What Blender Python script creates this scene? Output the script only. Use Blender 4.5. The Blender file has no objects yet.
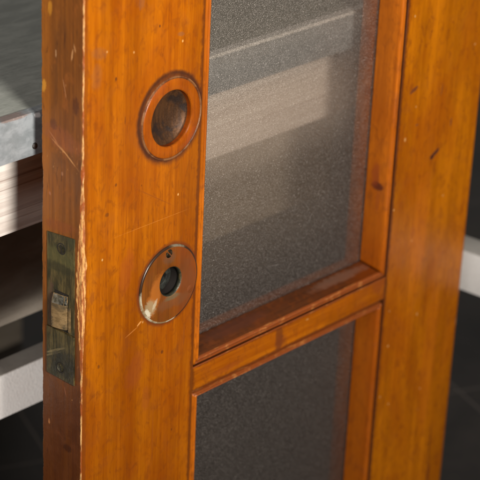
import bpy, bmesh, math, random
from mathutils import Vector, Matrix, noise
random.seed(7)
scene = bpy.context.scene
MM = 0.001

# ------------------------------------------------------------------ camera
cam_d = bpy.data.cameras.new('camera')
cam = bpy.data.objects.new('camera', cam_d)
scene.collection.objects.link(cam)
R_ = Vector((0.738614, -0.674087, -0.007455)); F_ = Vector((0.612311, 0.675468, -0.410874)); U_ = Vector((0.2820, 0.298913, 0.911662))
m = Matrix((( R_.x, U_.x, -F_.x, -0.64756), (R_.y, U_.y, -F_.y, -0.66518), (R_.z, U_.z, -F_.z, 0.79987), (0, 0, 0, 1)))
cam.matrix_world = m
cam_d.sensor_width = 36.0
cam_d.lens = 133.83
cam_d.shift_x = 0.4490
cam_d.shift_y = 0.0331
cam_d.clip_start = 0.01; cam_d.clip_end = 100
cam_d.dof.use_dof = True
cam_d.dof.focus_distance = 1.06
cam_d.dof.aperture_fstop = 11.0
scene.camera = cam

# ------------------------------------------------------------------ world, lamps, exposure
world = bpy.data.worlds.new('World'); scene.world = world
world.use_nodes = True
bg = world.node_tree.nodes['Background']
bg.inputs[0].default_value = (1.0, 0.96, 0.90, 1); bg.inputs[1].default_value = 0.15

def area(name, loc, target, size, power, col):
    d = bpy.data.lights.new(name, 'AREA'); d.shape = 'DISK'; d.size = size; d.energy = power; d.color = col
    o = bpy.data.objects.new(name, d); scene.collection.objects.link(o)
    o.location = loc
    o.rotation_euler = (Vector(target) - Vector(loc)).to_track_quat('-Z', 'Y').to_euler()
    return o
k = area('key_lamp', (-0.39, -1.05, 0.80), (0.16, 0.0, 0.55), 0.27, 4.9, (1.0, 0.95, 0.88))
k.data.spread = math.radians(75)
area('fill_lamp', (-0.95, -0.65, 1.45), (0.1, 0.0, 0.45), 0.5, 6.0, (1.0, 0.97, 0.94))
sd = bpy.data.lights.new('added_rail_spot', 'SPOT'); sd.energy = 190.0; sd.spot_size = math.radians(3.6); sd.spot_blend = .35; sd.shadow_soft_size = .01; sd.color = (1.0, 0.95, 0.9)  # unseen narrow spot, added only to brighten the white rail at left
so = bpy.data.objects.new('added_rail_spot', sd); scene.collection.objects.link(so); so.location = (-1.2, -0.25, 0.20)
so.rotation_euler = (Vector((0.01, 0.11, 0.233)) - so.location).to_track_quat('-Z', 'Y').to_euler()

scene.view_settings.view_transform = 'Standard'
scene.view_settings.look = 'None'
scene.view_settings.exposure = 0.0
scene.view_settings.gamma = 1.0
scene.view_settings.use_curve_mapping = False
scene.cycles.use_denoising = True
scene.cycles.max_bounces = 10
scene.cycles.transmission_bounces = 8
scene.cycles.caustics_refractive = False
scene.cycles.caustics_reflective = False
scene.cycles.sample_clamp_indirect = 4.0
scene.cycles.blur_glossy = 0.3

# ------------------------------------------------------------------ node helpers
def new_mat(name):
    m = bpy.data.materials.new(name); m.use_nodes = True
    nt = m.node_tree; nt.nodes.clear()
    out = nt.nodes.new('ShaderNodeOutputMaterial')
    return m, nt, out
class NB:
    def __init__(s, nt):
        s.nt = nt; s.tc = nt.nodes.new('ShaderNodeTexCoord'); s.co = s.tc.outputs['Object']
    def n(s, t, **k):
        o = s.nt.nodes.new(t)
        for a, b in k.items(): setattr(o, a, b)
        return o
    def link(s, a, b): s.nt.links.new(a, b)
    def mapping(s, scale=(1,1,1), loc=(0,0,0), rot=(0,0,0), src=None, kind='POINT'):
        o = s.n('ShaderNodeMapping', vector_type=kind)
        o.inputs['Location'].default_value = loc; o.inputs['Rotation'].default_value = rot; o.inputs['Scale'].default_value = scale
        s.link(src or s.co, o.inputs['Vector']); return o.outputs[0]
    def noise(s, scale=(1,1,1), detail=3, rough=.55, dist=0.0, loc=(0,0,0), rot=(0,0,0), src=None):
        o = s.n('ShaderNodeTexNoise'); o.inputs['Scale'].default_value = 1
        o.inputs['Detail'].default_value = detail; o.inputs['Roughness'].default_value = rough; o.inputs['Distortion'].default_value = dist
        s.link(s.mapping(scale, loc, rot, src), o.inputs['Vector']); return o.outputs['Fac']
    def math(s, op, a, b=None, c=None, clamp=False):
        o = s.n('ShaderNodeMath', operation=op, use_clamp=clamp)
        for i, v in enumerate((a, b, c)):
            if v is None: continue
            if isinstance(v, (int, float)): o.inputs[i].default_value = v
            else: s.link(v, o.inputs[i])
        return o.outputs[0]
    def ramp(s, v, lo, hi, a=0.0, b=1.0):
        o = s.n('ShaderNodeMapRange', interpolation_type='SMOOTHSTEP')
        o.inputs['From Min'].default_value = lo; o.inputs['From Max'].default_value = hi
        o.inputs['To Min'].default_value = a; o.inputs['To Max'].default_value = b
        s.link(v, o.inputs['Value']); return o.outputs[0]
    def mix(s, f, a, b, mode='MIX'):
        o = s.n('ShaderNodeMix', data_type='RGBA', blend_type=mode)
        for sock, v in ((o.inputs[0], f), (o.inputs[6], a), (o.inputs[7], b)):
            if isinstance(v, (int, float)): sock.default_value = v
            elif isinstance(v, tuple): sock.default_value = (*v, 1)
            else: s.link(v, sock)
        return o.outputs[2]
    def mark(s, c, size, ang=0.0, wob=0.35, soft=0.35, wobsrc=None, axis=1):
        """soft-edged ragged spot at c (mm) with half sizes (mm); returns mask"""
        sc = Vector(size) * MM
        rot = [0, 0, 0]; rot[axis] = ang
        v = s.mapping(tuple(sc), tuple(Vector(c) * MM), tuple(rot), kind='TEXTURE')
        o = s.n('ShaderNodeVectorMath', operation='LENGTH'); s.link(v, o.inputs[0])
        d = o.outputs['Value']
        if wobsrc is not None:
            d = s.math('ADD', d, s.math('MULTIPLY', s.math('SUBTRACT', wobsrc, 0.5), wob * 4))
        return s.ramp(d, 1.0 + soft, 1.0 - soft)
    def ring(s, c, r, w, wobsrc=None, wob=1.0):
        v = s.mapping((MM, 1000, MM), tuple(Vector(c) * MM), kind='TEXTURE')
        o = s.n('ShaderNodeVectorMath', operation='LENGTH'); s.link(v, o.inputs[0])
        d = s.math('ABSOLUTE', s.math('SUBTRACT', o.outputs['Value'], r))
        if wobsrc is not None: d = s.math('ADD', d, s.math('MULTIPLY', s.math('SUBTRACT', wobsrc, 0.5), wob * 2))
        return s.ramp(d, w, 0)

def principled(nb, out, col, rough=.4, metal=0.0, coat=0.0, coat_rough=.2, bump=None, bstr=.3, bdist=.001, spec=.5, tint=None):
    p = nb.n('ShaderNodeBsdfPrincipled')
    for name, v in (('Base Color', col), ('Roughness', rough), ('Metallic', metal), ('Coat Weight', coat), ('Coat Roughness', coat_rough), ('Specular IOR Level', spec)):
        if isinstance(v, (int, float)): p.inputs[name].default_value = v
        elif isinstance(v, tuple): p.inputs[name].default_value = (*v, 1)
        else: nb.link(v, p.inputs[name])
    if bump is not None:
        b = nb.n('ShaderNodeBump'); b.inputs['Strength'].default_value = bstr; b.inputs['Distance'].default_value = bdist
        nb.link(bump, b.inputs['Height']); nb.link(b.outputs[0], p.inputs['Normal'])
        nb.link(b.outputs[0], p.inputs['Coat Normal'])
    nb.link(p.outputs[0], out.inputs['Surface'])
    return p

# ------------------------------------------------------------------ varnished timber
DARK = (0.020, 0.008, 0.004)
def wood(name, grain='z', lo=(0.25, 0.055, 0.001), mid=(0.39, 0.094, 0.0015), hi=(0.50, 0.150, 0.003), marks=(), rings=(), seed=0.0, dirt=0.25, rough=.36, spots=True, coat=.10, spec=.16):
    m, nt, out = new_mat(name); b = NB(nt)
    gx = {'z': (1, 1, .03), 'x': (.03, 1, 1), 'y': (1, .05, 1)}[grain]
    S = lambda k: tuple(k * g for g in gx)
    L = (seed, seed * 1.7, seed * 2.3)
    fine = b.noise(S(1500), 3, .6, 0, L)
    fib = b.noise(S(420), 4, .6, .3, L)
    cath = b.noise(S(75), 3, .5, .6, L)
    blot = b.noise((28, 28, 14) if grain == 'z' else (14, 28, 28), 4, .6, .4, L)
    blot2 = b.noise((70, 70, 60), 3, .6, .6, (seed + 3, 1, 2))
    g = b.math('ADD', b.math('MULTIPLY', fib, .45), b.math('MULTIPLY', cath, .55))
    col = b.mix(b.ramp(g, .34, .66), lo, hi)
    col = b.mix(.35, col, mid)
    broad = b.noise((22, 22, 5) if grain == 'z' else (5, 22, 22), 3, .55, .5, (seed + 9, 0, 0))
    col = b.mix(b.ramp(broad, .40, .62, 0, .45), col, tuple(c * .62 for c in lo))
    col = b.mix(b.ramp(fine, .38, .70, 0, .22), col, tuple(c * .45 for c in lo))
    col = b.mix(b.ramp(blot, .42, .72, 0, .55), col, (0.24, 0.044, 0.002))
    mott = b.noise((190, 190, 110), 4, .65, .8, (seed, 5, 1))
    col = b.mix(b.ramp(mott, .48, .70, 0, .5), col, (0.17, 0.038, 0.004))
    pore = b.noise(S(1100) if grain != 'z' else (1100, 1100, 130), 2, .5, .2, (seed, 8, 0))
    col = b.mix(b.ramp(pore, .60, .72, 0, .42), col, (0.12, 0.026, 0.004))
    col = b.mix(b.ramp(blot2, .54, .80, 0, dirt), col, (0.16, 0.040, 0.008))
    w1 = b.noise((700, 700, 700), 3, .6, 0, L)
    w2 = b.noise((220, 220, 220), 3, .6, 0, L)
    if spots:   # tiny nicks and flecks
        v = b.n('ShaderNodeTexVoronoi', feature='F1'); v.inputs['Scale'].default_value = 1
        b.link(b.mapping((95, 95, 70), (seed, 0, 0)), v.inputs['Vector'])
        near = b.ramp(v.outputs['Distance'], .075, .03)
        sepc = b.n('ShaderNodeSeparateColor'); b.link(v.outputs['Color'], sepc.inputs[0])
        dk = b.math('MULTIPLY', near, b.ramp(sepc.outputs[0], .80, .82))
        lt = b.math('MULTIPLY', near, b.ramp(sepc.outputs[1], .97, .98))
        col = b.mix(b.math('MULTIPLY', dk, .75), col, (0.07, 0.018, 0.006))
        col = b.mix(b.math('MULTIPLY', lt, .7), col, (0.75, 0.42, 0.14))
    for (c, size, ang, colr, op) in marks:
        mk = b.mark(c, size, ang, .30, .35, w1 if max(size[0], size[2]) < 6 else w2)
        col = b.mix(b.math('MULTIPLY', mk, op), col, colr)
    for (c, r, w, colr, op) in rings:
        col = b.mix(b.math('MULTIPLY', b.ring(c, r, w, w2, 1.2), op), col, colr)
    bump = b.math('ADD', b.math('MULTIPLY', fib, .5), b.math('MULTIPLY', fine, .25))
    bump = b.math('ADD', bump, b.math('MULTIPLY', w2, .55))
    rg = b.ramp(blot2, .35, .7, rough - .05, rough + .14)
    principled(b, out, col, rg, 0, coat, .22, bump, .30, .0006, spec)
    return m

def raw_edge(name, pale=(0.66, 0.36, 0.13), varnish=(0.30, 0.07, 0.012), amt=.5, scale=(300, 300, 55), seed=0.):
    """worn arris: patches of bare timber showing through the varnish"""
    m, nt, out = new_mat(name); b = NB(nt)
    a = b.noise(scale, 4, .65, .2, (seed, 0, 0)); c = b.noise((900, 900, 300), 3, .6, 0, (seed, 2, 0))
    col = b.mix(b.ramp(a, amt - .06, amt + .06), varnish, pale)
    col = b.mix(b.ramp(c, .45, .7, 0, .6), col, (0.16, 0.05, 0.015))
    principled(b, out, col, .5, 0, .1, .3, c, .5, .0008, .4)
    return m

def edge_wood(name):
    """the lock edge: old dirty brown varnish, rubs and smears"""
    m, nt, out = new_mat(name); b = NB(nt)
    fib = b.noise((500, 500, 14), 4, .6, .2); cath = b.noise((110, 110, 5), 3, .5, .4)
    blot = b.noise((45, 45, 22), 4, .65, .5, (4, 1, 0)); blot2 = b.noise((120, 120, 60), 4, .65, .6, (1, 7, 0))
    w1 = b.noise((600, 600, 600), 3, .6); w2 = b.noise((200, 200, 200), 3, .6)
    col = b.mix(b.ramp(b.math('ADD', b.math('MULTIPLY', fib, .4), b.math('MULTIPLY', cath, .6)), .36, .66), (0.16, 0.048, 0.008), (0.29, 0.092, 0.013))
    col = b.mix(b.ramp(blot, .44, .66, 0, .65), col, (0.12, 0.042, 0.012))
    col = b.mix(b.ramp(blot2, .52, .72, 0, .5), col, (0.36, 0.105, 0.018))
    sx = b.n('ShaderNodeSeparateXYZ'); b.link(b.co, sx.inputs[0])
    # orange band where the varnish survives along the back arris
    back = b.math('MULTIPLY', b.ramp(sx.outputs[1], .021, .031), b.ramp(blot, .35, .6, .3, 1.0))
    col = b.mix(b.math('MULTIPLY', back, b.ramp(sx.outputs[2], .36, .46, .15, .65)), col, (0.44, 0.135, 0.012))
    # darker and browner low down
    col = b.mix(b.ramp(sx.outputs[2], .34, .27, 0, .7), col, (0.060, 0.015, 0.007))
    scr = b.noise((260, 900, 420), 2, .5, 1.2, (2, 2, 2), (0.6, 0, 0)); scr = b.ramp(scr, .68, .74)
    zone = b.mark((0, 14, 437), (60, 24, 13), 0, .2, .5, w2, 0)
    col = b.mix(b.math('MULTIPLY', b.math('MULTIPLY', scr, zone), .6), col, (0.62, 0.30, 0.10))
    for c, size, ang, colr, op in (
        ((0, 26.7, 522), (9, 1.6, 4), .1, (0.55, 0.22, 0.02), .8), ((0, 31.8, 476), (9, 1.8, 3.6), .2, (0.62, 0.26, 0.03), .85),
        ((0, 15, 478), (9, .35, 5.5), -.25, (0.55, 0.25, 0.11), .6), ((0, 22, 497), (9, .5, 2.2), 0, (0.6, 0.33, 0.16), .6),
        ((0, 9, 499), (9, .5, 3.5), .15, (0.7, 0.35, 0.14), .7), ((0, 7, 503), (9, .4, 2.5), -.3, (0.7, 0.35, 0.14), .6),
        ((0, 20, 443), (9, 7, .5), .5, (0.66, 0.3, 0.1), .75), ((0, 12, 438.5), (9, 8, .45), .62, (0.66, 0.3, 0.1), .7), ((0, 24, 447), (9, 5, .5), .7, (0.6, 0.25, 0.1), .6),
        ((0, 18, 448), (9, 14, 6), .2, (0.30, 0.085, 0.03), .5), ((0, 18.6, 394), (9, 13, 3.4), -.1, (0.24, 0.062, 0.014), .6),
        ((0, 17, 427), (9, .8, 1.2), 0, (0.45, 0.2, 0.1), .6), ((0, 27, 412), (9, .8, 1), 0, (0.42, 0.16, 0.08), .6),
        ((0, 21, 300), (9, .5, 2), .5, (0.35, 0.12, 0.05), .6), ((0, 14, 288), (9, .4, 3), -.3, (0.33, 0.11, 0.05), .5),
        ((0, 28, 262), (9, .7, 1.8), 0, (0.6, 0.24, 0.08), .6), ((0, 12, 250), (9, 3.4, 2.6), 0, (0.035, 0.010, 0.006), .6),
        ((0, 6, 470), (9, 2.5, 5), 0, (0.07, 0.018, 0.008), .6), ((0, 24, 455), (9, 3, 3), 0, (0.09, 0.03, 0.02), .5)):
        mk = b.mark(c, size, ang, .34, .35, w1 if size[1] < 5 else w2, 0)
        col = b.mix(b.math('MULTIPLY', mk, op), col, colr)
    fl = b.noise((420, 420, 170), 4, .7, .6, (9, 9, 9)); flz = b.noise((60, 60, 40), 3, .6, .3, (5, 2, 8))
    col = b.mix(b.math('MULTIPLY', b.ramp(fl, .66, .72), b.ramp(flz, .42, .60, 0, .7)), col, (0.55, 0.25, 0.09))
    dk_ = b.noise((300, 300, 60), 4, .7, .6, (2, 19, 9))
    col = b.mix(b.ramp(dk_, .58, .70, 0, .55), col, (0.055, 0.016, 0.007))
    bump = b.math('ADD', b.math('MULTIPLY', fib, .5), b.math('MULTIPLY', w2, .8))
    principled(b, out, col, b.ramp(blot2, .3, .7, .36, .55), 0, .05, .3, bump, .35, .0008, .22)
    return m

W_SPK = (0.52, 0.26, 0.08); D_SPK = (0.05, 0.016, 0.008); GREY = (0.13, 0.075, 0.045)
GR = (0.085, 0.020, 0.005)
left_marks = [((97.6, 0, 300), (2.6, 99, 400), 0, GR, .75), ((1.5, 0, 300), (2.2, 99, 400), 0, (0.16, .036, .006), .55),
    ((39.1, 0, 494), (.5, 99, .7), 0, W_SPK, .9), ((17.9, 0, 498.8), (.6, 99, .6), 0, W_SPK, .9),
    ((12, 0, 499), (5.5, 99, 3.2), .3, GREY, .22), ((10, 0, 486), (4, 99, 7), 0, GREY, .2), ((44.7, 0, 521.7), (2.4, 99, 4), 0, GREY, .25), ((77.3, 0, 496.4), (2.6, 99, 1.3), .2, GREY, .35),
    ((19.4, 0, 401.1), (1.6, 99, 1.2), 0, D_SPK, .5), ((26.4, 0, 417.7), (.9, 99, 1.1), 0, D_SPK, .6), ((59.7, 0, 504.8), (.6, 99, .8), 0, D_SPK, .8), ((25.2, 0, 481.5), (.6, 99, 1.2), 0, D_SPK, .8),
    ((33, 0, 455), (.4, 99, 2.5), 0, D_SPK, .5), ((83, 0, 520), (.35, 99, 12), 0, (0.22, .06, .01), .5),
    ((57, 0, 385), (31, 99, .22), -.0, (0.50, 0.18, 0.03), .4), ((58, 0, 401.5), (19, 99, .25), .55, (0.20, .05, .01), .55),
    ((41.9, 0, 318.5), (5.5, 99, .4), -.35, (0.55, 0.20, 0.04), .45), ((48, 0, 322), (2, 99, .6), -.6, (0.80, 0.36, 0.10), .6), ((51, 0, 322), (.6, 99, .8), 0, W_SPK, .7),
    ((68.7, 0, 295.5), (1.0, 99, 1.2), 0, D_SPK, .65), ((45.2, 0, 290.2), (7, 99, 12), .3, (0.24, .05, .01), .45), ((8, 0, 352), (2.0, 99, 4), 0, (0.2, .05, .01), .5),
    ((55, 0, 268), (3, 99, 9), 0, (0.26, .06, .01), .4), ((14, 0, 305), (1.0, 99, 1.3), 0, D_SPK, .5), ((88, 0, 300), (.6, 99, 8), 0, (.2, .05, .01), .45),
    ((50, 0, 440), (12, 99, 9), .8, (0.24, .06, .01), .35), ((36, 0, 360), (5, 99, 14), .2, (0.30, .06, .01), .4), ((62, 0, 240), (.5, 99, 20), 0, (0.24, .06, .01), .4),
]
left_rings = [((71.0, 0, 447.2), 25.6, 4.6, (0.075, 0.022, 0.009), .8), ((70.0, 0, 448.6), 26.0, 2.6, (0.04, 0.014, 0.008), .8), ((72.2, 0, 340.5), 25.6, 2.6, (0.12, 0.026, 0.008), .8)]
right_marks = [((294.6, 0, 300), (2.4, 99, 400), 0, GR, .75), ((294.8, 0, 300), (.45, 99, 400), 0, (0.03, .009, .005), .7),
    ((340.4, 0, 354.4), (6.0, 99, 1.5), -.42, (0.06, .02, .012), .92), ((337.5, 0, 352), (2.2, 99, 1.6), -.3, (0.05, .016, .01), .9), ((309.1, 0, 407.8), (4.4, 99, 1.4), -.35, (0.10, .03, .015), .8),
    ((341.7, 0, 400.1), (.8, 99, 4.0), .1, (0.12, .04, .015), .6), ((356.2, 0, 373.3), (.9, 99, 3.2), .1, (0.13, .045, .02), .6), ((316, 0, 381.2), (1.8, 99, .9), 0, (0.14, .05, .02), .6),
    ((303.7, 0, 373.5), (.8, 99, 1.4), 0, W_SPK, .95), ((376.2, 0, 425.3), (.7, 99, .7), 0, W_SPK, .8), ((336.6, 0, 231.4), (.7, 99, 1.1), 0, W_SPK, .95), ((304.4, 0, 216.9), (.8, 99, .9), 0, W_SPK, .95),
    ((299.9, 0, 177.2), (.6, 99, .9), 0, W_SPK, .8), ((313, 0, 395), (.5, 99, .7), 0, W_SPK, .6), ((390.6, 0, 207.5), (1.6, 99, 4.2), 0, (0.85, .7, .5), .95), ((390, 0, 106), (1.2, 99, 9), 0, (0.62, .36, .15), .7),
    ((390.2, 0, 345), (1.2, 99, 7), 0, (0.25, .05, .01), .7), ((389.5, 0, 325), (.7, 99, 6), 0, (0.75, .45, .2), .6),
    ((368.8, 0, 104), (.5, 99, 26), .0, (0.07, .02, .008), .85), ((371, 0, 84), (1.6, 99, 12), .0, (0.14, .03, .008), .6),
    ((330, 0, 300), (9, 99, 40), .0, (0.40, .09, .006), .35), ((356, 0, 190), (8, 99, 60), .0, (0.40, .09, .006), .3),
]
bar_marks = [((200, 0, 274.3), (400, 99, .5), 0, (0.02, .006, .004), .9), ((200, 0, 274.6), (400, 99, 1.6), 0, GR, .7), ((200, 0, 256.6), (400, 99, 1.8), 0, GR, .6), ((96, 0, 266), (3, 99, 20), 0, GR, .6), ((296, 0, 266), (2.5, 99, 20), 0, GR, .6),((181.2, 0, 266), (3.6, 99, 11), .0, (0.11, .028, .008), .7), ((183, 0, 262), (6, 99, 5), .2, (0.15, .035, .01), .5), ((244, 0, 276.0), (5, 99, .9), -.1, (0.80, .5, .22), .85), ((254, 0, 277), (2, 99, .6), 0, (0.8, .5, .22), .7),
    ((130, 0, 262), (14, 99, 2.5), 0, (0.24, .05, .01), .4), ((210, 0, 270), (1.4, 99, .5), 0, W_SPK, .6), ((286, 0, 270), (6, 99, 6), 0, (0.2, .045, .01), .5)]
M_left = wood('varnished_stile_wood', 'z', marks=left_marks, rings=left_rings, seed=1.3)
M_right = wood('varnished_outer_stile_wood', 'z', lo=(0.29, 0.080, 0.001), mid=(0.43, 0.118, 0.0015), hi=(0.52, 0.16, 0.003), marks=right_marks, seed=5.1, dirt=.15, rough=.3)
M_bar = wood('varnished_bar_wood', 'x', marks=bar_marks, seed=8.7)
M_mould_v = wood('varnished_moulding_wood', 'z', lo=(0.28, 0.060, 0.003), mid=(0.46, 0.108, 0.004), hi=(0.58, 0.16, 0.008), marks=[((289, 9, 341.3), (6, 4.2, 3.2), 0, (0.07, .014, .008), .9), ((289, 11, 349), (6, 3.0, 9), 0, (0.22, .04, .01), .6), ((289, 8, 330), (5, 1.5, 8), .0, (0.2, .04, .01), .5)], seed=3.3, dirt=.35, spots=False)
M_mould_h = wood('dirty_sill_moulding_wood', 'x', lo=(0.04, 0.011, 0.004), mid=(0.07, 0.018, 0.005), hi=(0.13, 0.038, 0.009), marks=[((258, 12, 281), (28, 4, 20), 0, (0.20, .11, .075), .45), ((150, 12, 281), (30, 5, 20), 0, (0.08, .025, .014), .6)], seed=6.1, dirt=.7, spots=False, rough=.42)  # greyer patch at the back right is sheen painted into the colour
M_mould_front = raw_edge('rubbed_moulding_arris', (0.42, 0.15, 0.035), (0.24, 0.052, 0.006), .60, (110, 500, 110), 4.)
M_quirk = new_mat('dark_groove'); _b = NB(M_quirk[1]); principled(_b, M_quirk[2], (0.055, 0.014, 0.006), .6); M_quirk = M_quirk[0]  # darker red-brown along the bottom of the groove
M_hole = new_mat('painted_recess_shade'); _b = NB(M_hole[1]); principled(_b, M_hole[2], (0.012, 0.008, 0.006), .7); M_hole = M_hole[0]  # near-black colour standing in for shade inside holes and slots
M_edge = edge_wood('lock_edge_dirty_varnish')
M_raw = raw_edge('chipped_arris_bare_wood', amt=.50, seed=2.)
M_rawwide = raw_edge('gouged_arris_wood', (0.66, 0.34, 0.11), (0.34, 0.10, 0.025), .5, (600, 600, 70), 9.)

# ------------------------------------------------------------------ mesh helpers
def empty(name, loc, label=None, cat=None, parent=None):
    o = bpy.data.objects.new(name, None); scene.collection.objects.link(o); o.location = loc
    o.empty_display_size = .05
    if label: o['label'] = label
    if cat: o['category'] = cat
    if parent: o.parent = parent
    return o
def obj(name, bm, mats, parent=None, smooth=None, label=None, cat=None, kind=None):
    me = bpy.data.meshes.new(name); bm.normal_update(); bm.to_mesh(me); bm.free()
    for mt in (mats if isinstance(mats, (list, tuple)) else [mats]): me.materials.append(mt)
    o = bpy.data.objects.new(name, me); scene.collection.objects.link(o)
    if parent:
        o.parent = parent
        o.matrix_parent_inverse = Matrix.Translation(-world_loc(parent))
    if smooth is not None:
        me.shade_smooth() if hasattr(me, 'shade_smooth') else [setattr(p, 'use_smooth', True) for p in me.polygons]
        me.set_sharp_from_angle(angle=math.radians(smooth))
    if label: o['label'] = label
    if cat: o['category'] = cat
    if kind: o['kind'] = kind
    return o
def world_loc(o):
    v = Vector(o.location)
    return v
def box(bm, x0, x1, y0, y1, z0, z1, bev=0.0, mat=0, seg=2):
    r = bmesh.ops.create_cube(bm, size=1)
    for v in r['verts']:
        v.co = Vector((x0 + (v.co.x + .5) * (x1 - x0), y0 + (v.co.y + .5) * (y1 - y0), z0 + (v.co.z + .5) * (z1 - z0))) * MM
    fs = {f for v in r['verts'] for f in v.link_faces}
    for f in fs: f.material_index = mat
    if bev:
        es = list({e for v in r['verts'] for e in v.link_edges})
        bmesh.ops.bevel(bm, geom=es, offset=bev * MM, segments=seg, affect='EDGES', profile=.6)
def loft(bm, rings, mats=None, closed=True, caps=True):
    """rings: lists of points (mm); mats: per section-edge material index"""
    vs = [[bm.verts.new(Vector(p) * MM) for p in r] for r in rings]
    n = len(rings[0])
    for a, b_ in zip(vs[:-1], vs[1:]):
        for i in range(n if closed else n - 1):
            j = (i + 1) % n
            f = bm.faces.new((a[i], a[j], b_[j], b_[i]))
            if mats: f.material_index = mats[i]
    if caps:
        bm.faces.new(list(reversed(vs[0]))); bm.faces.new(vs[-1])
    return vs
def lathe(bm, cx, cz, prof, n=96, mats=None, cap=True, tilt=None):
    """profile of (radius, y) about a y axis through (cx, cz); last point radius 0 closes"""
    rows = []
    for r, y in prof:
        if r == 0: rows.append([bm.verts.new(Vector((cx, y, cz)) * MM)])
        else: rows.append([bm.verts.new(Vector((cx + r * math.cos(2 * math.pi * k / n), y, cz + r * math.sin(2 * math.pi * k / n))) * MM) for k in range(n)])
    for q, (a, b_) in enumerate(zip(rows[:-1], rows[1:])):
        for k in range(n):
            j = (k + 1) % n
            if len(b_) == 1: f = bm.faces.new((a[k], a[j], b_[0]))
            elif len(a) == 1: f = bm.faces.new((a[0], b_[j], b_[k]))
            else: f = bm.faces.new((a[k], a[j], b_[j], b_[k]))
            if mats: f.material_index = mats[q]
def cyl_y(cx, cz, r, y0, y1, n=96):
    bm = bmesh.new(); lathe(bm, cx, cz, [(0, y0), (r, y0), (r, y1), (0, y1)], n)
    bmesh.ops.recalc_face_normals(bm, faces=bm.faces)
    me = bpy.data.meshes.new('cutter'); bm.to_mesh(me); bm.free()
    o = bpy.data.objects.new('cutter', me); scene.collection.objects.link(o); return o
def carve(o, cutters):
    for c in cutters:
        md = o.modifiers.new('cut', 'BOOLEAN'); md.operation = 'DIFFERENCE'; md.solver = 'EXACT'; md.object = c
    bpy.context.view_layer.update()
    dg = bpy.context.evaluated_depsgraph_get()
    me = bpy.data.meshes.new_from_object(o.evaluated_get(dg))
    o.modifiers.clear(); old = o.data; o.data = me; me.name = o.name
    bpy.data.meshes.remove(old)
    for c in cutters:
        d = c.data; bpy.data.objects.remove(c); bpy.data.meshes.remove(d)
def fn(a, b=0.0, c=0.0): return noise.noise(Vector((a, b, c)))
def hump(z, c, w): return math.exp(-((z - c) / w) ** 2)

# ------------------------------------------------------------------ the door
Z0, ZT = 4.0, 800.0          # foot and head of the door
UL, UR = 97.4, 294.8         # stile inner edges
BT, BB = 274.0, 257.0        # glazing bar
PT, PB = 560.0, 80.0 - 60    # top and bottom of the upper/lower lights
door = empty('glazed_door', (0, 0, 0), 'old orange varnished timber door with obscured glass panes and tarnished brass lock plate', 'door')

door['kind'] = 'thing'
# lock stile
bm = bmesh.new(); rings = []
zs = [Z0, 60.0]
z = 78.0
while z < 540: zs.append(z); z += 1.15
zs += [545, 600, ZT]
for z in zs:
    big = hump(z, 362, 38)
    knot = hump(z, 431, 5) * .9 + hump(z, 408, 9) * .7
    rag = fn(z * .10, 3) * 1.1 + fn(z * .36, 9) * .45
    a = max(.2, .55 + .3 * rag + 1.0 * knot * (.7 + rag) + big * (2.6 + .9 * rag))          # onto the face
    e = max(.2, .75 + .6 * fn(z * .14, 7) + .35 * fn(z * .5, 2) + 1.5 * knot * (.7 + rag) + big * (3.9 + .9 * fn(z * .3, 5)))   # onto the lock edge
    k = max(.2, .5 + .5 * fn(z * .15, 12) + .4 * fn(z * .6, 15) + .9 * hump(z, 418, 12))
    cf = .36 - .16 * min(1, big); mid = (a * cf + .12 * rag, e * cf + .12 * rag)
    rings.append([(a, 0, z), (mid[0], mid[1], z), (0, e, z), (0, 33.9 - k, z), (k * .8, 33.9, z), (UL, 33.9, z), (UL, 19.5, z), (UL, 0, z)])
loft(bm, rings, [1, 1, 2, 1, 0, 0, 0, 0])
for f in bm.faces:
    c = f.calc_center_median() / MM
    if f.material_index == 1 and c.y < 12 and (hump(c.z, 362, 38) > .3): f.material_index = 3
bmesh.ops.recalc_face_normals(bm, faces=bm.faces)
stile = obj('lock_stile', bm, [M_left, M_raw, M_edge, M_rawwide, M_hole], door)
carve(stile, [cyl_y(71.4, 446.8, 25.4, -5, 9), cyl_y(71.4, 446.8, 17.6, -5, 14), cyl_y(72.4, 340.5, 25.3, -5, 1.3), cyl_y(73.4, 341.8, 9.9, -5, 25)])
for f in stile.data.polygons:
    c = Vector(f.center) / MM
    if math.hypot(c.x - 73.4, c.z - 341.8) < 9.9 and c.y > 1.35: f.material_index = 4
# mortice for the lock plate is covered by the plate itself, which stands a hair proud

# outer stile, rounded outer arris
bm = bmesh.new(); rings = []
z = 78.0; zs = [Z0, 60]
while z < 540: zs.append(z); z += 3
zs += [600, ZT]
XE = 391.9
for z in zs:
    w = .15 * fn(z * .05, 30)
    r1 = 7.0
    sec = [(UR, 19.5, z), (UR, .5, z), (UR + .5, 0, z)]
    sec += [(XE - r1 + r1 * math.sin(t) + w, r1 * .62 - r1 * .62 * math.cos(t), z) for t in [i * math.pi / 20 for i in range(0, 11)]]
    sec += [(XE + w, 31, z), (XE - 2, 33.9, z), (UR, 33.9, z)]
    rings.append(sec)
loft(bm, rings)
bmesh.ops.recalc_face_normals(bm, faces=bm.faces)
obj('outer_stile', bm, M_right, door, 35)

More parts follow.
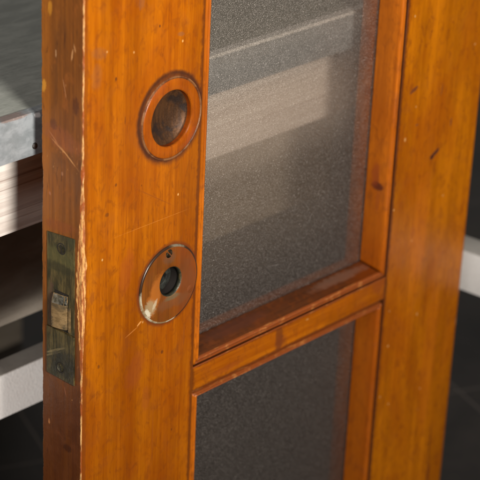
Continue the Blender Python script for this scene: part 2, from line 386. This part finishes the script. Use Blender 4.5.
# glazing bar, top and bottom rails
def rail(name, zb, zt, mat):
    bm = bmesh.new(); rings = []
    x = UL + .15
    while x < UR:
        w1 = .12 * fn(x * .11, 40); w2 = .12 * fn(x * .13, 50)
        rings.append([(x, 0.0, zb + .45 + w2), (x, 0.0, zt - .45 + w1), (x, .5, zt + w1), (x, 19.5, zt), (x, 33.9, zt), (x, 33.9, zb), (x, 19.5, zb), (x, .5, zb + w2)])
        x += 2.4
    x = UR - .15
    rings.append([(x, 0.0, zb + .45), (x, 0.0, zt - .45), (x, .5, zt), (x, 19.5, zt), (x, 33.9, zt), (x, 33.9, zb), (x, 19.5, zb), (x, .5, zb)])
    loft(bm, rings, [0, 1, 0, 0, 0, 0, 0, 1])
    bmesh.ops.recalc_face_normals(bm, faces=bm.faces)
    return obj(name, bm, [mat, M_mould_front], door)
rail('glazing_bar', BB, BT, M_bar)
rail('top_rail', PT, ZT, M_bar)
rail('bottom_rail', Z0, PB, M_bar)

# mouldings round each light: quirk, bead, then the reveal back to the glass
GY = 18.0
BEAD = [(.05, 3.2), (1.15, 3.4), (1.3, 1.6), (1.6, .6), (2.1, .1), (2.6, .1), (3.0, .7), (3.25, 1.6), (3.5, .8), (3.9, .15), (4.5, -.1), (5.1, .15), (5.6, 1.0), (5.8, 1.9)]
def glaze(zb, zt, sill_mat, tag_):
    nB = len(BEAD)
    # (y, offset on verticals, offset at bottom, offset at top)
    P = []
    for s, y in BEAD: P.append((y, s, s * .93, s if s < 1 else s * .70 + 1.6))
    P += [(GY * .5, 5.9, 6.6, 5.8), (GY, 6.1, 8.3, 6.0), (GY + .6, 6.1, 8.3, 6.0)]
    MI = [2] + [1] * (nB - 2) + [0] * (len(P) - nB)
    def corner(i, side, end):
        y, sv, sb, st = P[i]
        x = UL + sv if side == 'l' else UR - sv
        zz = zb + sb if end == 'b' else zt - st
        return Vector((x, y, zz))
    for name, A, B in (('moulding', ('l', 'b'), ('l', 't')), ('moulding', ('l', 't'), ('r', 't')), ('moulding', ('r', 't'), ('r', 'b')), ('sill_moulding', ('r', 'b'), ('l', 'b'))):
        bm = bmesh.new(); rings = []
        n = 130
        for q in range(n + 1):
            t = q / n
            ring = []
            for i in range(len(P)):
                c = corner(i, *A).lerp(corner(i, *B), t)
                wob = .10 * fn(t * 14, i * .15, len(name) + A[0].count('r') * 5) * min(1, min(t, 1 - t) * 30)
                chip = max(0, fn(t * 45, i * .1, 3 + zb * .01) - .38) * .9 * (1 if 4 <= i <= 10 else 0) * min(1, min(t, 1 - t) * 30)
                c.y += wob + chip
                ring.append(tuple(c))
            rings.append(ring)
        hz = A[1] == B[1]
        vs = loft(bm, rings, MI, closed=False, caps=False)
        # close the back against the stile
        bmesh.ops.recalc_face_normals(bm, faces=bm.faces)
        # make the normals look into the light
        c0 = Vector(((UL + UR) / 2, -40, (zb + zt) / 2)) * MM
        s = sum((f.normal.dot(c0 - f.calc_center_median()) for f in bm.faces))
        if s < 0: bmesh.ops.reverse_faces(bm, faces=bm.faces)
        o = obj(name, bm, [sill_mat if name == 'sill_moulding' else (M_mould_v if not hz else M_bar), M_mould_front if name == 'sill_moulding' else (M_mould_v if not hz else M_mould_front), M_quirk], door, 40)
        md = o.modifiers.new('solid', 'SOLIDIFY'); md.thickness = .0004; md.offset = -1
    # putty-side stop behind the glass
    bm = bmesh.new()
    box(bm, UL + .1, UL + 5.5, 22.2, 32, zb + .1, zt - .1); box(bm, UR - 5.5, UR - .1, 22.2, 32, zb + .1, zt - .1)
    box(bm, UL + 5.6, UR - 5.6, 22.2, 32, zb + .1, zb + 5.5); box(bm, UL + 5.6, UR - 5.6, 22.2, 32, zt - 5.5, zt - .1)
    obj('glazing_stop', bm, M_bar, door)
    bm = bmesh.new(); box(bm, UL + 1.2, UR - 1.2, GY + .7, GY + 3.7, zb + 1.5, zt - 1.5)
    bm.normal_update()
    for f in bm.faces: f.material_index = 0 if f.normal.y < -.5 else 1
    obj('glass_pane', bm, [M_glass, M_glassback], door)

# obscured glass: one pebbled face (scatters, glints), one plain face
m_, nt, out = new_mat('obscured_glass'); b = NB(nt)
g1 = b.noise((1500, 0.0, 1500), 2, .5, .2)
v = b.n('ShaderNodeTexVoronoi', feature='SMOOTH_F1'); v.inputs['Scale'].default_value = 1; v.inputs['Smoothness'].default_value = .5
b.link(b.mapping((1500, 0, 1500)), v.inputs['Vector'])
h = b.math('ADD', b.math('MULTIPLY', g1, .22), b.math('MULTIPLY', v.outputs['Distance'], .78))
bp = b.n('ShaderNodeBump'); bp.inputs['Strength'].default_value = 1.0; bp.inputs['Distance'].default_value = .0008; b.link(h, bp.inputs['Height'])
tr = b.n('ShaderNodeBsdfTransparent'); b.link(b.mix(b.ramp(h, .34, .58), (1.0, 0.97, 0.94), (0.86, 0.82, 0.78)), tr.inputs[0])
rf = b.n('ShaderNodeBsdfRefraction'); rf.inputs['IOR'].default_value = 1.30; rf.inputs['Roughness'].default_value = .7; rf.inputs[0].default_value = (0.98, 0.91, 0.84, 1); b.link(bp.outputs[0], rf.inputs['Normal'])
df = b.n('ShaderNodeBsdfDiffuse'); df.inputs[0].default_value = (0.62, 0.52, 0.46, 1); b.link(bp.outputs[0], df.inputs['Normal'])
m1 = b.n('ShaderNodeMixShader'); b.link(b.ramp(h, .25, .60, .76, .50), m1.inputs[0]); b.link(rf.outputs[0], m1.inputs[1]); b.link(tr.outputs[0], m1.inputs[2])
m2 = b.n('ShaderNodeMixShader'); b.link(b.ramp(h, .25, .60, .075, .025), m2.inputs[0]); b.link(m1.outputs[0], m2.inputs[1]); b.link(df.outputs[0], m2.inputs[2])
fr_ = b.n('ShaderNodeFresnel'); fr_.inputs['IOR'].default_value = 1.5
gl = b.n('ShaderNodeBsdfGlossy'); gl.inputs['Roughness'].default_value = .34; gl.inputs[0].default_value = (1.0, 0.90, 0.82, 1); b.link(bp.outputs[0], gl.inputs['Normal'])
m3 = b.n('ShaderNodeMixShader'); b.link(b.math('MULTIPLY', fr_.outputs[0], .95), m3.inputs[0]); b.link(m2.outputs[0], m3.inputs[1]); b.link(gl.outputs[0], m3.inputs[2])
b.link(m3.outputs[0], out.inputs['Surface'])
M_glass = m_
m_, nt, out = new_mat('plain_glass_face'); b = NB(nt)
tr = b.n('ShaderNodeBsdfTransparent'); tr.inputs[0].default_value = (0.97, 0.96, 0.94, 1); b.link(tr.outputs[0], out.inputs['Surface'])
M_glassback = m_
glaze(BT, PT, M_mould_h, 'upper')
glaze(PB, BB, M_mould_h, 'lower')

# ------------------------------------------------------------------ flush pull let into the stile
def metal(name, c1, c2, rough=.35, sc=300, metalness=1.0, bstr=.3, c3=None, aniso=(1, 1, 1)):
    m, nt, out = new_mat(name); b = NB(nt)
    a = b.noise(tuple(sc * k for k in aniso), 4, .6, .3); f = b.noise((900, 900, 900), 3, .6)
    col = b.mix(b.ramp(a, .38, .62), c1, c2)
    if c3: col = b.mix(b.ramp(b.noise((90, 90, 90), 3, .6, .6), .48, .68), col, c3)
    principled(b, out, col, b.ramp(f, .3, .7, rough - .08, rough + .12), metalness, 0, .2, b.math('ADD', a, f), bstr, .0004)
    return m
CX, CZ = 71.4, 446.8
M_ring = wood('pull_ring_varnish', 'z', lo=(0.24, 0.045, 0.003), mid=(0.36, 0.078, 0.003), hi=(0.45, 0.12, 0.005), seed=11, dirt=.3, rough=.3, spots=False,
              marks=[((60, 0, 466), (8, 99, 3), -.7, (0.24, .05, .01), .5), ((87, 0, 430), (3, 99, 8), .5, (.28, .05, .01), .5)])
M_rim = raw_edge('worn_ring_rim', (0.20, 0.085, 0.03), (0.09, 0.028, 0.010), .5, (70, 70, 70), 1.)
M_bowl = metal('bronze_bowl', (0.11, 0.048, 0.018), (0.060, 0.028, 0.013), .42, 300, .5, .06, (0.035, 0.022, 0.017), (1, 1, .12))
M_wall = wood('pull_wall_varnish', 'y', lo=(0.13, 0.018, 0.002), mid=(0.28, 0.045, 0.003), hi=(0.42, 0.09, 0.004), seed=13, dirt=.5, spots=False)
bm = bmesh.new()
lathe(bm, CX, CZ, [(25.3, 1.2), (25.2, .1), (25.0, -.25), (24.7, -.3), (24.4, .1), (24.1, .35), (23.8, -.05), (23.2, -.35), (20.5, -.45), (18.2, -.40), (17.6, -.2), (17.3, .3), (17.3, 1.0), (17.3, 3.6), (17.2, 4.2)], 128,
      [1, 1, 1, 1, 1, 1, 0, 0, 0, 0, 0, 0, 2, 2])
bmesh.ops.reverse_faces(bm, faces=bm.faces)
o = pull = obj('flush_pull', bm, [M_ring, M_rim, M_wall], door, 30)
md = o.modifiers.new('solid', 'SOLIDIFY'); md.thickness = .0003; md.offset = -1
bm = bmesh.new()
lathe(bm, CX, CZ, [(17.25, 3.7), (16.2, 4.4), (14, 5.6), (11, 6.9), (7, 7.9), (3.5, 8.3), (0, 8.4)], 96)
bmesh.ops.reverse_faces(bm, faces=bm.faces)
o = obj('bowl', bm, M_bowl, pull, 60)
md = o.modifiers.new('solid', 'SOLIDIFY'); md.thickness = .0004; md.offset = -1

# ------------------------------------------------------------------ keyhole plate
KX, KZ = 72.4, 340.5
M_plate = wood('varnished_brass_plate', 'z', lo=(0.10, 0.026, 0.002), mid=(0.17, 0.047, 0.002), hi=(0.26, 0.078, 0.004), seed=17, dirt=.6, rough=.62, coat=.0, spec=.25, spots=False,
               marks=[((60, 0, 337), (5, 99, 12), .3, (0.50, .15, .02), .5), ((87, 0, 338), (8, 99, 16), -.1, (0.12, .04, .012), .4), ((76, 0, 328), (13, 99, 4), 0, (.14, .055, .02), .5), ((75, 0, 331.5), (6, 99, 1.8), 0, (.10, .11, .06), .5), ((72, 0, 358), (5, 99, 3.5), 0, (.10, .05, .025), .5),
                      ((56, 0, 330), (4.5, 99, 5), -.6, (.30, .24, .13), .7), ((54, 0, 327), (1.6, 99, 3.5), -.6, (.6, .55, .42), .8), ((60, 0, 331), (1.2, 99, 3.5), .5, (.5, .42, .28), .6)])
m_, nt, out = new_mat('bare_brass_painted_glint'); b = NB(nt)
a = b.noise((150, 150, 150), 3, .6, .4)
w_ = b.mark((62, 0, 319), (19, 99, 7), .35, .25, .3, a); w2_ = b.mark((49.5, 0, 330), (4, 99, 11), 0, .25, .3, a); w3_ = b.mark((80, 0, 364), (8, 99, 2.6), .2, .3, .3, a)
wr = b.math('MAXIMUM', b.math('MAXIMUM', w_, w2_), b.math('MULTIPLY', w3_, .35))  # rim highlight painted as paler crescents on the worn brass
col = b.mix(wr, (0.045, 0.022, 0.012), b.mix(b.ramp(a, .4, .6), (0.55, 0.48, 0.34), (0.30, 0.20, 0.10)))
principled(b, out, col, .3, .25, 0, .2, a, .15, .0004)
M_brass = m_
M_dkbrass = metal('tarnished_brass', (0.055, 0.050, 0.030), (0.025, 0.028, 0.018), .45, 220, .4, .5, (0.14, .10, .04))
bm = bmesh.new()
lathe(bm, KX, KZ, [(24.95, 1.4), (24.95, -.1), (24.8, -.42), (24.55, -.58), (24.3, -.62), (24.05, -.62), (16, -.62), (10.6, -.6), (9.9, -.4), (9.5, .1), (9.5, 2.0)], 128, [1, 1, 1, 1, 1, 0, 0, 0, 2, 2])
for v_ in bm.verts:      # the hole sits a little off centre
    dx, dz = v_.co.x - KX * MM, v_.co.z - KZ * MM
    r_ = math.hypot(dx, dz)
    if r_ < .011:
        v_.co.x += .0014; v_.co.z += .0014
bmesh.ops.reverse_faces(bm, faces=bm.faces)
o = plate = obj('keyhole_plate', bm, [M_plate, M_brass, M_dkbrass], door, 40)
md = o.modifiers.new('solid', 'SOLIDIFY'); md.thickness = .0005; md.offset = -1
# the spindle follower seen in the hole
M_foll = metal('grey_green_steel', (0.045, 0.048, 0.040), (0.02, 0.02, 0.018), .45, 300, .4)
bm = bmesh.new()
lathe(bm, 73.9, 341.9, [(8.8, 8.0), (5.6, 7.2), (4.6, 7.6), (4.2, 9), (4.2, 17)], 48)
bmesh.ops.reverse_faces(bm, faces=bm.faces)
bmesh.ops.solidify(bm, geom=bm.faces[:], thickness=.0003)
obj('follower', bm, M_foll, plate, 40)
def screw(cx, cz, yface, r, ang, mat, parent=plate):
    bm = bmesh.new()
    lathe(bm, cx, cz, [(r, yface + .25), (r * .96, yface - .08), (r * .75, yface - .30), (r * .4, yface - .42), (0, yface - .46)], 32)
    bmesh.ops.reverse_faces(bm, faces=bm.faces)
    s = bmesh.new()
    bm2 = bm
    o = obj('screw', bm2, mat, parent, 50)
    s.free()
    # slot cut across the head
    sb = bmesh.new(); box(sb, -r * 1.2, r * 1.2, yface - 1, yface - .12, -r * .15, r * .15)
    sb.transform(Matrix.Translation(Vector((cx, 0, cz)) * MM) @ Matrix.Rotation(ang, 4, 'Y'))
    me = bpy.data.meshes.new('cutter'); sb.to_mesh(me); sb.free()
    c = bpy.data.objects.new('cutter', me); scene.collection.objects.link(c)
    md = o.modifiers.new('solid', 'SOLIDIFY'); md.thickness = .0005; md.offset = -1
    carve(o, [c])
    return o
M_scr = metal('old_steel_screw', (0.30, 0.24, 0.15), (0.13, 0.09, 0.05), .32, 500, 1.0)
screw(71.5, 361.2, -.62, 2.7, .8, M_scr); screw(91.0, 331.6, -.62, 2.5, -.5, M_plate)
bm = bmesh.new(); lathe(bm, 56.2, 329.7, [(2.3, -.72), (1.7, -.80), (1.1, -.66), (.9, -.5), (0, -.5)], 24, [0, 0, 1, 1]); bmesh.ops.reverse_faces(bm, faces=bm.faces)
obj('screw_hole', bm, [M_dkbrass, M_hole], plate, 50)

# ------------------------------------------------------------------ lock plate on the edge
m_, nt, out = new_mat('tarnished_lock_plate'); b = NB(nt)
a = b.noise((500, 420, 60), 4, .7, .5); c = b.noise((120, 120, 60), 4, .65, .6, (3, 0, 0)); f = b.noise((900, 900, 500), 3, .6)
w1 = b.noise((300, 300, 300), 3, .6)
col = b.mix(b.ramp(a, .40, .62), (0.050, 0.040, 0.016), (0.15, 0.110, 0.040))
col = b.mix(b.ramp(c, .44, .64, 0, .85), col, (0.036, 0.036, 0.018))
for cc, size, ang, colr, op in (((0, 20, 373), (9, 16, 8), 0, (0.16, .145, .05), .5), ((0, 18, 368), (9, 14, 3), 0, (0.02, .018, .012), .6), ((0, 22, 313), (9, 9, .8), -.5, (0.34, .26, .12), .75), ((0, 24, 310), (9, 9, .6), -.5, (0.30, .23, .11), .6),
                                ((0, 14, 306), (9, 12, 10), 0, (0.020, .018, .012), .75), ((0, 26, 342), (9, 3, 14), 0, (0.14, .07, .05), .6), ((0, 9, 388), (9, 3, 5), 0, (0.05, .055, .025), .6)):
    col = b.mix(b.math('MULTIPLY', b.mark(cc, size, ang, .3, .4, w1, 0), op), col, colr)
principled(b, out, col, b.ramp(f, .3, .7, .34, .55), .35, 0, .2, b.math('ADD', a, f), .45, .0005)
M_lock = m_
def edge_plate(y0, y1, zt0, zt1, zb0, zb1, th, mat, holes=()):
    bm = bmesh.new()
    pts = [(y0, zb0), (y1, zb1), (y1, zt1), (y0, zt0)]
    lo = [bm.verts.new(Vector((.05, y, z)) * MM) for y, z in pts]; hi = [bm.verts.new(Vector((-th, y, z)) * MM) for y, z in pts]
    for i in range(4):
        j = (i + 1) % 4; bm.faces.new((lo[i], lo[j], hi[j], hi[i]))
    bm.faces.new(hi); bm.faces.new(list(reversed(lo)))
    bmesh.ops.recalc_face_normals(bm, faces=bm.faces)
    bmesh.ops.bevel(bm, geom=[e for e in bm.edges if all(v.co.x < 0 for v in e.verts)], offset=.0002, segments=2, affect='EDGES')
    return bm
bm = edge_plate(6.0, 29.2, 389.9, 388.0, 327.5, 327.5, .45, M_lock)
o = lock = obj('lock_plate', bm, M_lock, door, 40)
sb = bmesh.new(); box(sb, -5, 5, 10.8, 23.2, 327.9, 353.0); me = bpy.data.meshes.new('cutter'); sb.to_mesh(me); sb.free()
c = bpy.data.objects.new('cutter', me); scene.collection.objects.link(c); carve(o, [c])
bm = edge_plate(5.6, 29.4, 327.2, 327.2, 295.2, 296.0, .9, M_lock)
obj('lock_case_plate', bm, M_lock, lock, 40)
# latch bolt: bevelled block
M_bolt = metal('rubbed_brass_bolt', (0.40, 0.26, 0.12), (0.25, 0.16, 0.07), .4, 160, .5, .5, (0.10, .08, .05), (1, 1, 2.5))
bm = bmesh.new()
prof = [(11.6, .5), (11.6, -1.0), (13.2, -2.4), (21.4, -4.2), (22.4, -3.6), (22.4, .5)]   # (y, x)
rings = [[(x, y, zz) for y, x in prof] for zz in (330.0, 345.6)]
vs = loft(bm, rings)
top = [(x * .55 + 0.1, y, 351.5) for y, x in prof]
tv = [bm.verts.new(Vector(p_) * MM) for p_ in top]
bm.faces.remove([f for f in bm.faces if len(f.verts) == 6 and f.calc_center_median().z > .34][0])
for i in range(6):
    j = (i + 1) % 6; f = bm.faces.new((vs[1][i], vs[1][j], tv[j], tv[i])); f.material_index = 1
f = bm.faces.new(tv); f.material_index = 1
bmesh.ops.recalc_face_normals(bm, faces=bm.faces)
bmesh.ops.bevel(bm, geom=bm.edges[:], offset=.0003, segments=2, affect='EDGES')
obj('latch_bolt', bm, [M_bolt, metal('bright_bolt_bevel', (0.62, 0.62, 0.56), (0.25, 0.24, 0.19), .35, 300)], lock, 40)
bm = bmesh.new(); box(bm, -.12, .1, 10.6, 23.4, 327.7, 353.2); obj('mortice_shade_block', bm, M_hole, lock)  # dark backing block painted as the shade around the bolt
bm = bmesh.new(); box(bm, -.9, -.3, 9.0, 10.8, 329, 345, .15); obj('bolt_guide', bm, M_bolt, lock)
def edge_screw(cy, cz, xf, r, ang):
    bm = bmesh.new()
    lathe(bm, 0, 0, [(r * 1.25, .05), (r * 1.2, -.06), (r * 1.02, .02), (r, .0), (r * .8, -.14), (0, -.2)], 40, [1, 1, 0, 0, 0])
    box(bm, -r * .9, r * .9, -.26, -.1, -r * .13, r * .13, mat=1)
    # (x, y, z) -> screw axis along -x
    M = Matrix.Translation(Vector((-xf, cy, cz)) * MM) @ Matrix.Rotation(-math.pi / 2, 4, 'Z') @ Matrix.Rotation(ang, 4, 'Y')
    bm.transform(M)
    bmesh.ops.recalc_face_normals(bm, faces=bm.faces)
    return obj('screw', bm, [M_lscr, M_hole], lock, 40)
M_lscr = metal('tarnished_screw_head', (0.12, 0.10, 0.05), (0.05, 0.05, 0.03), .3, 400, .8)
edge_screw(16.9, 380.5, .55, 2.9, 1.35); edge_screw(17.2, 303.3, 1.0, 2.9, 1.2)

# ------------------------------------------------------------------ bench behind
def paint(name, c1, c2, rough=.5, sc=(60, 60, 60), marks=(), bump=.2, metal_=0.0, scratch=None):
    m, nt, out = new_mat(name); b = NB(nt)
    a = b.noise(sc, 5, .62, .4); f = b.noise((500, 500, 500), 3, .6)
    col = b.mix(b.ramp(a, .36, .66), c1, c2)
    col = b.mix(b.ramp(f, .5, .75, 0, .25), col, tuple(x * .55 for x in c1))
    if scratch:
        s = b.noise(scratch[1], 3, .6, .4, (1, 2, 3), scratch[2]); col = b.mix(b.ramp(s, .62, .72, 0, .5), col, scratch[0])
    for c, size, ang, colr, op in marks:
        col = b.mix(b.math('MULTIPLY', b.mark(c, size, ang, .3, .35, f), op), col, colr)
    principled(b, out, col, rough, metal_, 0, .2, f, bump, .0006)
    return m
M_top = paint('grey_bench_top', (0.27, 0.28, 0.25), (0.38, 0.39, 0.35), .5, (40, 120, 40), scratch=((0.30, 0.29, 0.26), (60, 500, 60), (0, 0, .25)))
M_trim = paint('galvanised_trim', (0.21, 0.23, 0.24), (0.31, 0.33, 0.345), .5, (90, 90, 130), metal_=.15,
               marks=[((7.2, 45, 453.0), (2.4, 99, 1.5), .4, (0.95, .95, .95), .95), ((-10, 45, 455), (11, 99, .9), 0, (0.20, .12, .09), .7), ((-30, 45, 440), (8, 99, 4), .3, (0.22, .23, .25), .5), ((240, 45, 455), (180, 99, 1.6), 0, (0.85, .83, .80), .9)])  # long pale streak paints the bright highlight along the top arris
m_, nt, out = new_mat('rough_sawn_plank'); b = NB(nt)
a = b.noise((8, 60, 300), 4, .6, .6); ln = b.noise((4, 60, 480), 3, .6, .3, (1, 1, 1)); bl = b.noise((25, 25, 60), 3, .6)
col = b.mix(b.ramp(a, .36, .66), (0.66, 0.58, 0.52), (0.84, 0.77, 0.70))
col = b.mix(b.ramp(ln, .56, .68, 0, .5), col, (0.20, 0.105, 0.07))
col = b.mix(b.ramp(bl, .5, .75, 0, .3), col, (0.28, .17, .11))
principled(b, out, col, .7, 0, 0, .2, a, .4, .001); M_plank = m_
M_lower = paint('dusty_brown_board', (0.25, 0.21, 0.165), (0.36, 0.31, 0.25), .7, (12, 60, 60))
bench = empty('workbench', (-.9, .045, 0), 'long workbench behind the door with grey top, galvanised front edge and rough sawn plank apron', 'workbench')
bm = bmesh.new(); box(bm, -900, 418, 46.2, 760, 430.5, 454.9, .5); obj('benchtop', bm, M_top, bench, 40)
bm = bmesh.new()
xs = [-900 + i * 4.0 for i in range(331)]
rings = []
for x in xs:
    w = .25 * fn(x * .06, 70); w2 = .3 * fn(x * .11, 90)
    rings.append([(x, 45.0, 429.3 + w), (x, 45.0 , 454.0 + w2), (x, 45.6, 455.3 + w2), (x, 52, 455.5), (x, 52, 454.95), (x, 46.1, 454.8), (x, 46.1, 429.3 + w)])
loft(bm, rings); bmesh.ops.recalc_face_normals(bm, faces=bm.faces)
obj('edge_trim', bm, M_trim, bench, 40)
for sx_ in (4.8, 404.8, -195.2):
    bm = bmesh.new(); lathe(bm, sx_, 434.9, [(2.0, 45.05), (1.9, 44.6), (1.2, 44.3), (0, 44.2)], 24, [0, 0, 0]); bmesh.ops.reverse_faces(bm, faces=bm.faces)
    obj('screw', bm, metal('trim_screw', (0.10, 0.09, 0.08), (0.2, .19, .18), .4), bench, 50)
bm = bmesh.new(); box(bm, -880, 410, 80, 98, 365.1, 430.2, .8); obj('apron_board', bm, M_plank, bench, 40)
bm = bmesh.new(); box(bm, -870, 408, 140, 158, 264.6, 400, 1.0); obj('lower_board', bm, M_lower, bench, 40)
for lx in (-860, 345):
    for ly in (500, 690):
        bm = bmesh.new(); box(bm, lx, lx + 60, ly, ly + 60, 0, 430, 1.5); obj('leg', bm, M_lower, bench, 40)

# ------------------------------------------------------------------ white painted frame under the bench
M_white = paint('white_frame_paint', (0.74, 0.71, 0.68), (0.80, 0.78, 0.75), .5, (20, 20, 20))
M_whitetop = paint('grey_frame_ledge', (0.36, 0.33, 0.30), (0.46, 0.43, 0.39), .6, (30, 30, 30))  # ledge coloured greyer than the rail's white faces
RT, RB = 249.4, 216.5
def low_rail(label, x0, x1, y0, y1, legs):
    fr = empty('painted_trestle', ((x0 + x1) / 2 * MM, (y0 + y1) / 2 * MM, 0), label, 'trestle')
    fr['group'] = 'low white trestles by the workbench'
    bm = bmesh.new(); box(bm, x0, x1, y0, y1, RB, RT, .8)
    for f in bm.faces:
        if f.calc_center_median().z > (RT - 1) * MM: f.material_index = 1
    obj('rail', bm, [M_white, M_whitetop], fr, 40)
    for lx, ly in legs:
        bm = bmesh.new(); box(bm, lx - 12, lx + 12, ly - 7, ly + 7, 0, RB - .3, 1); obj('leg', bm, M_white, fr, 40)
low_rail('white painted rail with grey top edge left of the door, under the bench apron', -700, 118, 110, 127, ((-660, 119), (104, 119)))
low_rail('white painted rail with grey top edge seen just right of the door', 421, 445, -500, 60, ((433, -470), (433, -230)))

# ------------------------------------------------------------------ floor
m_, nt, out = new_mat('dark_floor'); b = NB(nt)
a = b.noise((9, 9, 9), 5, .6, .4); f = b.noise((150, 150, 150), 4, .6)
col = b.mix(b.ramp(a, .35, .68), (0.012, 0.009, 0.0075), (0.030, 0.023, 0.019))
col = b.mix(b.ramp(f, .45, .7, 0, .4), col, (0.012, 0.010, 0.010))
br = b.n('ShaderNodeTexBrick'); br.offset = 0.0
br.inputs['Scale'].default_value = 1; br.inputs['Mortar Size'].default_value = .0016; br.inputs['Brick Width'].default_value = .40; br.inputs['Row Height'].default_value = .40; br.inputs['Mortar Smooth'].default_value = .6
br.inputs['Color1'].default_value = br.inputs['Color2'].default_value = (0, 0, 0, 1); br.inputs['Mortar'].default_value = (1, 1, 1, 1)
ang = math.atan2(157.6 - 112, 637.4 - 616.1)
b.link(b.mapping((1, 1, 1), (0, 0, 0), (0, 0, -ang)), br.inputs['Vector'])
off = Matrix.Rotation(-ang, 3, 'Z') @ Vector((.627, .135, 0))
b.link(b.mapping((1, 1, 1), (0, -off.y, 0), (0, 0, -ang)), br.inputs['Vector'])
col = b.mix(b.math('MULTIPLY', b.math('MULTIPLY', br.outputs['Color'], 1.0), .6), col, (0.13, 0.105, 0.09))
principled(b, out, col, .45, 0, 0, .2, f, .15, .001)
bm = bmesh.new()
g = bmesh.ops.create_grid(bm, x_segments=2, y_segments=2, size=12)
obj('floor', bm, m_, kind='structure')
